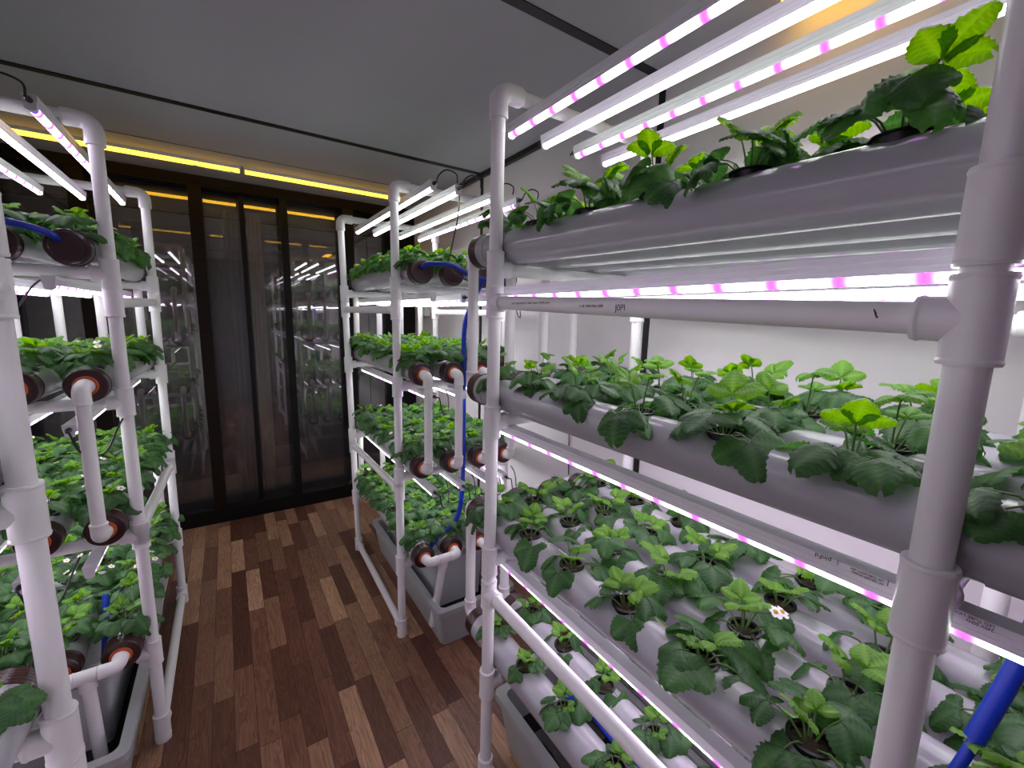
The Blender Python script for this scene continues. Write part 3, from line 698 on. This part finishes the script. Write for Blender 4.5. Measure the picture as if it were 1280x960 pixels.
trough(-.95, -.385, 1.80, 3.10, .25, .07, 'long grey plastic trough on the floor under the far left rack')
def inner_tank(x0, x1, y0, y1, z0, z1, label):
    t = thing('inner_tank', label, 'storage box', ((x0+x1)/2, (y0+y1)/2, z0)); q = MB()
    loops(q, [rrect(x0+.012, x1-.012, y0+.012, y1-.012, z0, .02), rrect(x0, x1, y0, y1, z1-.02, .02)])
    r = rrect(x0+.012, x1-.012, y0+.012, y1-.012, z0, .02); q.add(r, [tuple(range(len(r)))[::-1]], False); q.build('box_body', TANK, t)
    q = MB(); loops(q, [rrect(x0-.006, x1+.006, y0-.006, y1+.006, z1-.022, .024), rrect(x0-.006, x1+.006, y0-.006, y1+.006, z1, .024)])
    for z_, f in ((z1, 1), (z1-.022, -1)):
        r = rrect(x0-.006, x1+.006, y0-.006, y1+.006, z_, .024); q.add(r, [tuple(range(len(r)))[::f]], False)
    q.build('lid', TANK, t); return t
inner_tank(.92, 1.25, 2.16, 3.05, .013, .37, 'pale grey lidded tank standing inside the far right trough')
inner_tank(-.84, -.48, 2.10, 3.0, .013, .36, 'pale grey lidded tank standing inside the far left trough')

# ------------------------------------------------------------------ blue hoses and loose cables
def spline(P_, n=10):
    P_ = [V(p) for p in P_]; S = []
    for i in range(len(P_)-1):
        p0 = P_[max(0, i-1)]; p1 = P_[i]; p2 = P_[i+1]; p3 = P_[min(len(P_)-1, i+2)]
        for k in range(n):
            u = k/n; S.append(.5*((2*p1) + (p2-p0)*u + (2*p0-5*p1+4*p2-p3)*u*u + (3*p1-p0-3*p2+p3)*u**3))
    S.append(P_[-1]); return S
def hose(pts, r, label, m=HOSE, name='blue_hose', cat='hose', fit=True):
    q = MB(); S = spline(pts); q.sweep(S, r, 14); o = q.build(name, m); tag(o, label, cat)
    return o
zt = PAX['M', 0]
hose([(.815, 2.032, zt+.018), (.815, 1.99, zt+.03), (.85, 1.955, zt+.035), (.93, 1.93, zt+.03), (1.0, 1.92, zt-.0), (1.09, 1.91, zt-.025), (1.2, 1.93, zt-.02), (1.318, 1.985, zt+.01), (1.318, 2.032, zt+.02)], .011, 'blue feed hose looping over the top pipe caps of the far right rack')
hose([(1.09, 1.915, zt-.03), (1.085, 2.0, zt-.12), (1.075, 2.08, 1.75), (1.07, 2.08, 1.5), (1.07, 2.08, 1.1), (1.068, 2.09, .8), (1.04, 2.12, .62), (.90, 2.14, .50), (.90, 2.14, .42)], .0135, 'blue supply hose hanging down past the tiers of the far right rack')
zt = PAX['L', 0]
hose([(-.44, 2.022, zt+.022), (-.45, 1.985, zt+.034), (-.50, 1.95, zt+.048), (-.58, 1.93, zt+.055), (-.70, 1.93, zt+.05), (-.86, 1.96, zt+.03), (-.925, 2.02, zt+.01)], .011, 'blue feed hose running left from the top cap of the far left rack')
hose([(-.503, 2.32, .60), (-.503, 2.30, .56), (-.503, 2.24, .46), (-.503, 2.20, .40)], .011, 'blue supply hose between the bottom pipes of the far left rack')
hose([(1.02, .03, 1.50), (.985, .045, 1.32), (.925, .07, 1.17)], .0125, 'thick blue hose stub ending above the third tier of the near right rack')
hose([(.93, .068, 1.172), (.90, .08, 1.12), (.887, .095, 1.05), (.887, .1, .98)], .008, 'thinner dark blue hose end below the thick stub on the near right rack')
hose([(.887, 1.0, .47), (.887, .90, .553), (.887, .83, .563), (.887, .72, .553), (.887, .60, .54)], .010, 'blue hose lying between the two front bottom pipes of the near right rack')
hose([(1.0, 2.0, 2.39), (.985, 1.99, 2.28), (.94, 1.97, 2.12), (.93, 1.97, 2.04), (1.0, 1.90, 1.975), (1.15, 1.88, 1.96)], .0035, 'thin black cable drooping from the top tubes to the top tier, far right rack', CABLE, 'power_cable', 'cable')
hose([(1.50, 1.7, 1.90), (1.56, 1.75, 1.7), (1.60, 1.8, 1.4), (1.617, 1.8, .9)], .003, 'thin black cable hanging slanted against the right wall between racks', CABLE, 'power_cable', 'cable')
hose([(-.13, 3.79, 2.80), (-.10, 3.74, 2.765), (.02, 3.70, 2.75), (.12, 3.74, 2.76), (.05, 3.78, 2.79)], .003, 'thin white wire curling under the warm ceiling batten', PVC, 'lamp_wire', 'wire')

# ------------------------------------------------------------------ world and output look
w = bpy.data.worlds.new('night'); bpy.context.scene.world = w; w.use_nodes = True
w.node_tree.nodes['Background'].inputs[0].default_value = (.006, .007, .01, 1); w.node_tree.nodes['Background'].inputs[1].default_value = .3
vs = bpy.context.scene.view_settings; vs.view_transform = 'Standard'; vs.look = 'None'; vs.exposure = 0.; vs.gamma = 1; vs.use_curve_mapping = False
cy = bpy.context.scene.cycles; cy.max_bounces = 8; cy.diffuse_bounces = 4; cy.glossy_bounces = 5; cy.transparent_max_bounces = 12; cy.use_light_tree = True
cy.sample_clamp_indirect = 6
print('plants', NPL[0], 'objects', len(C.objects))
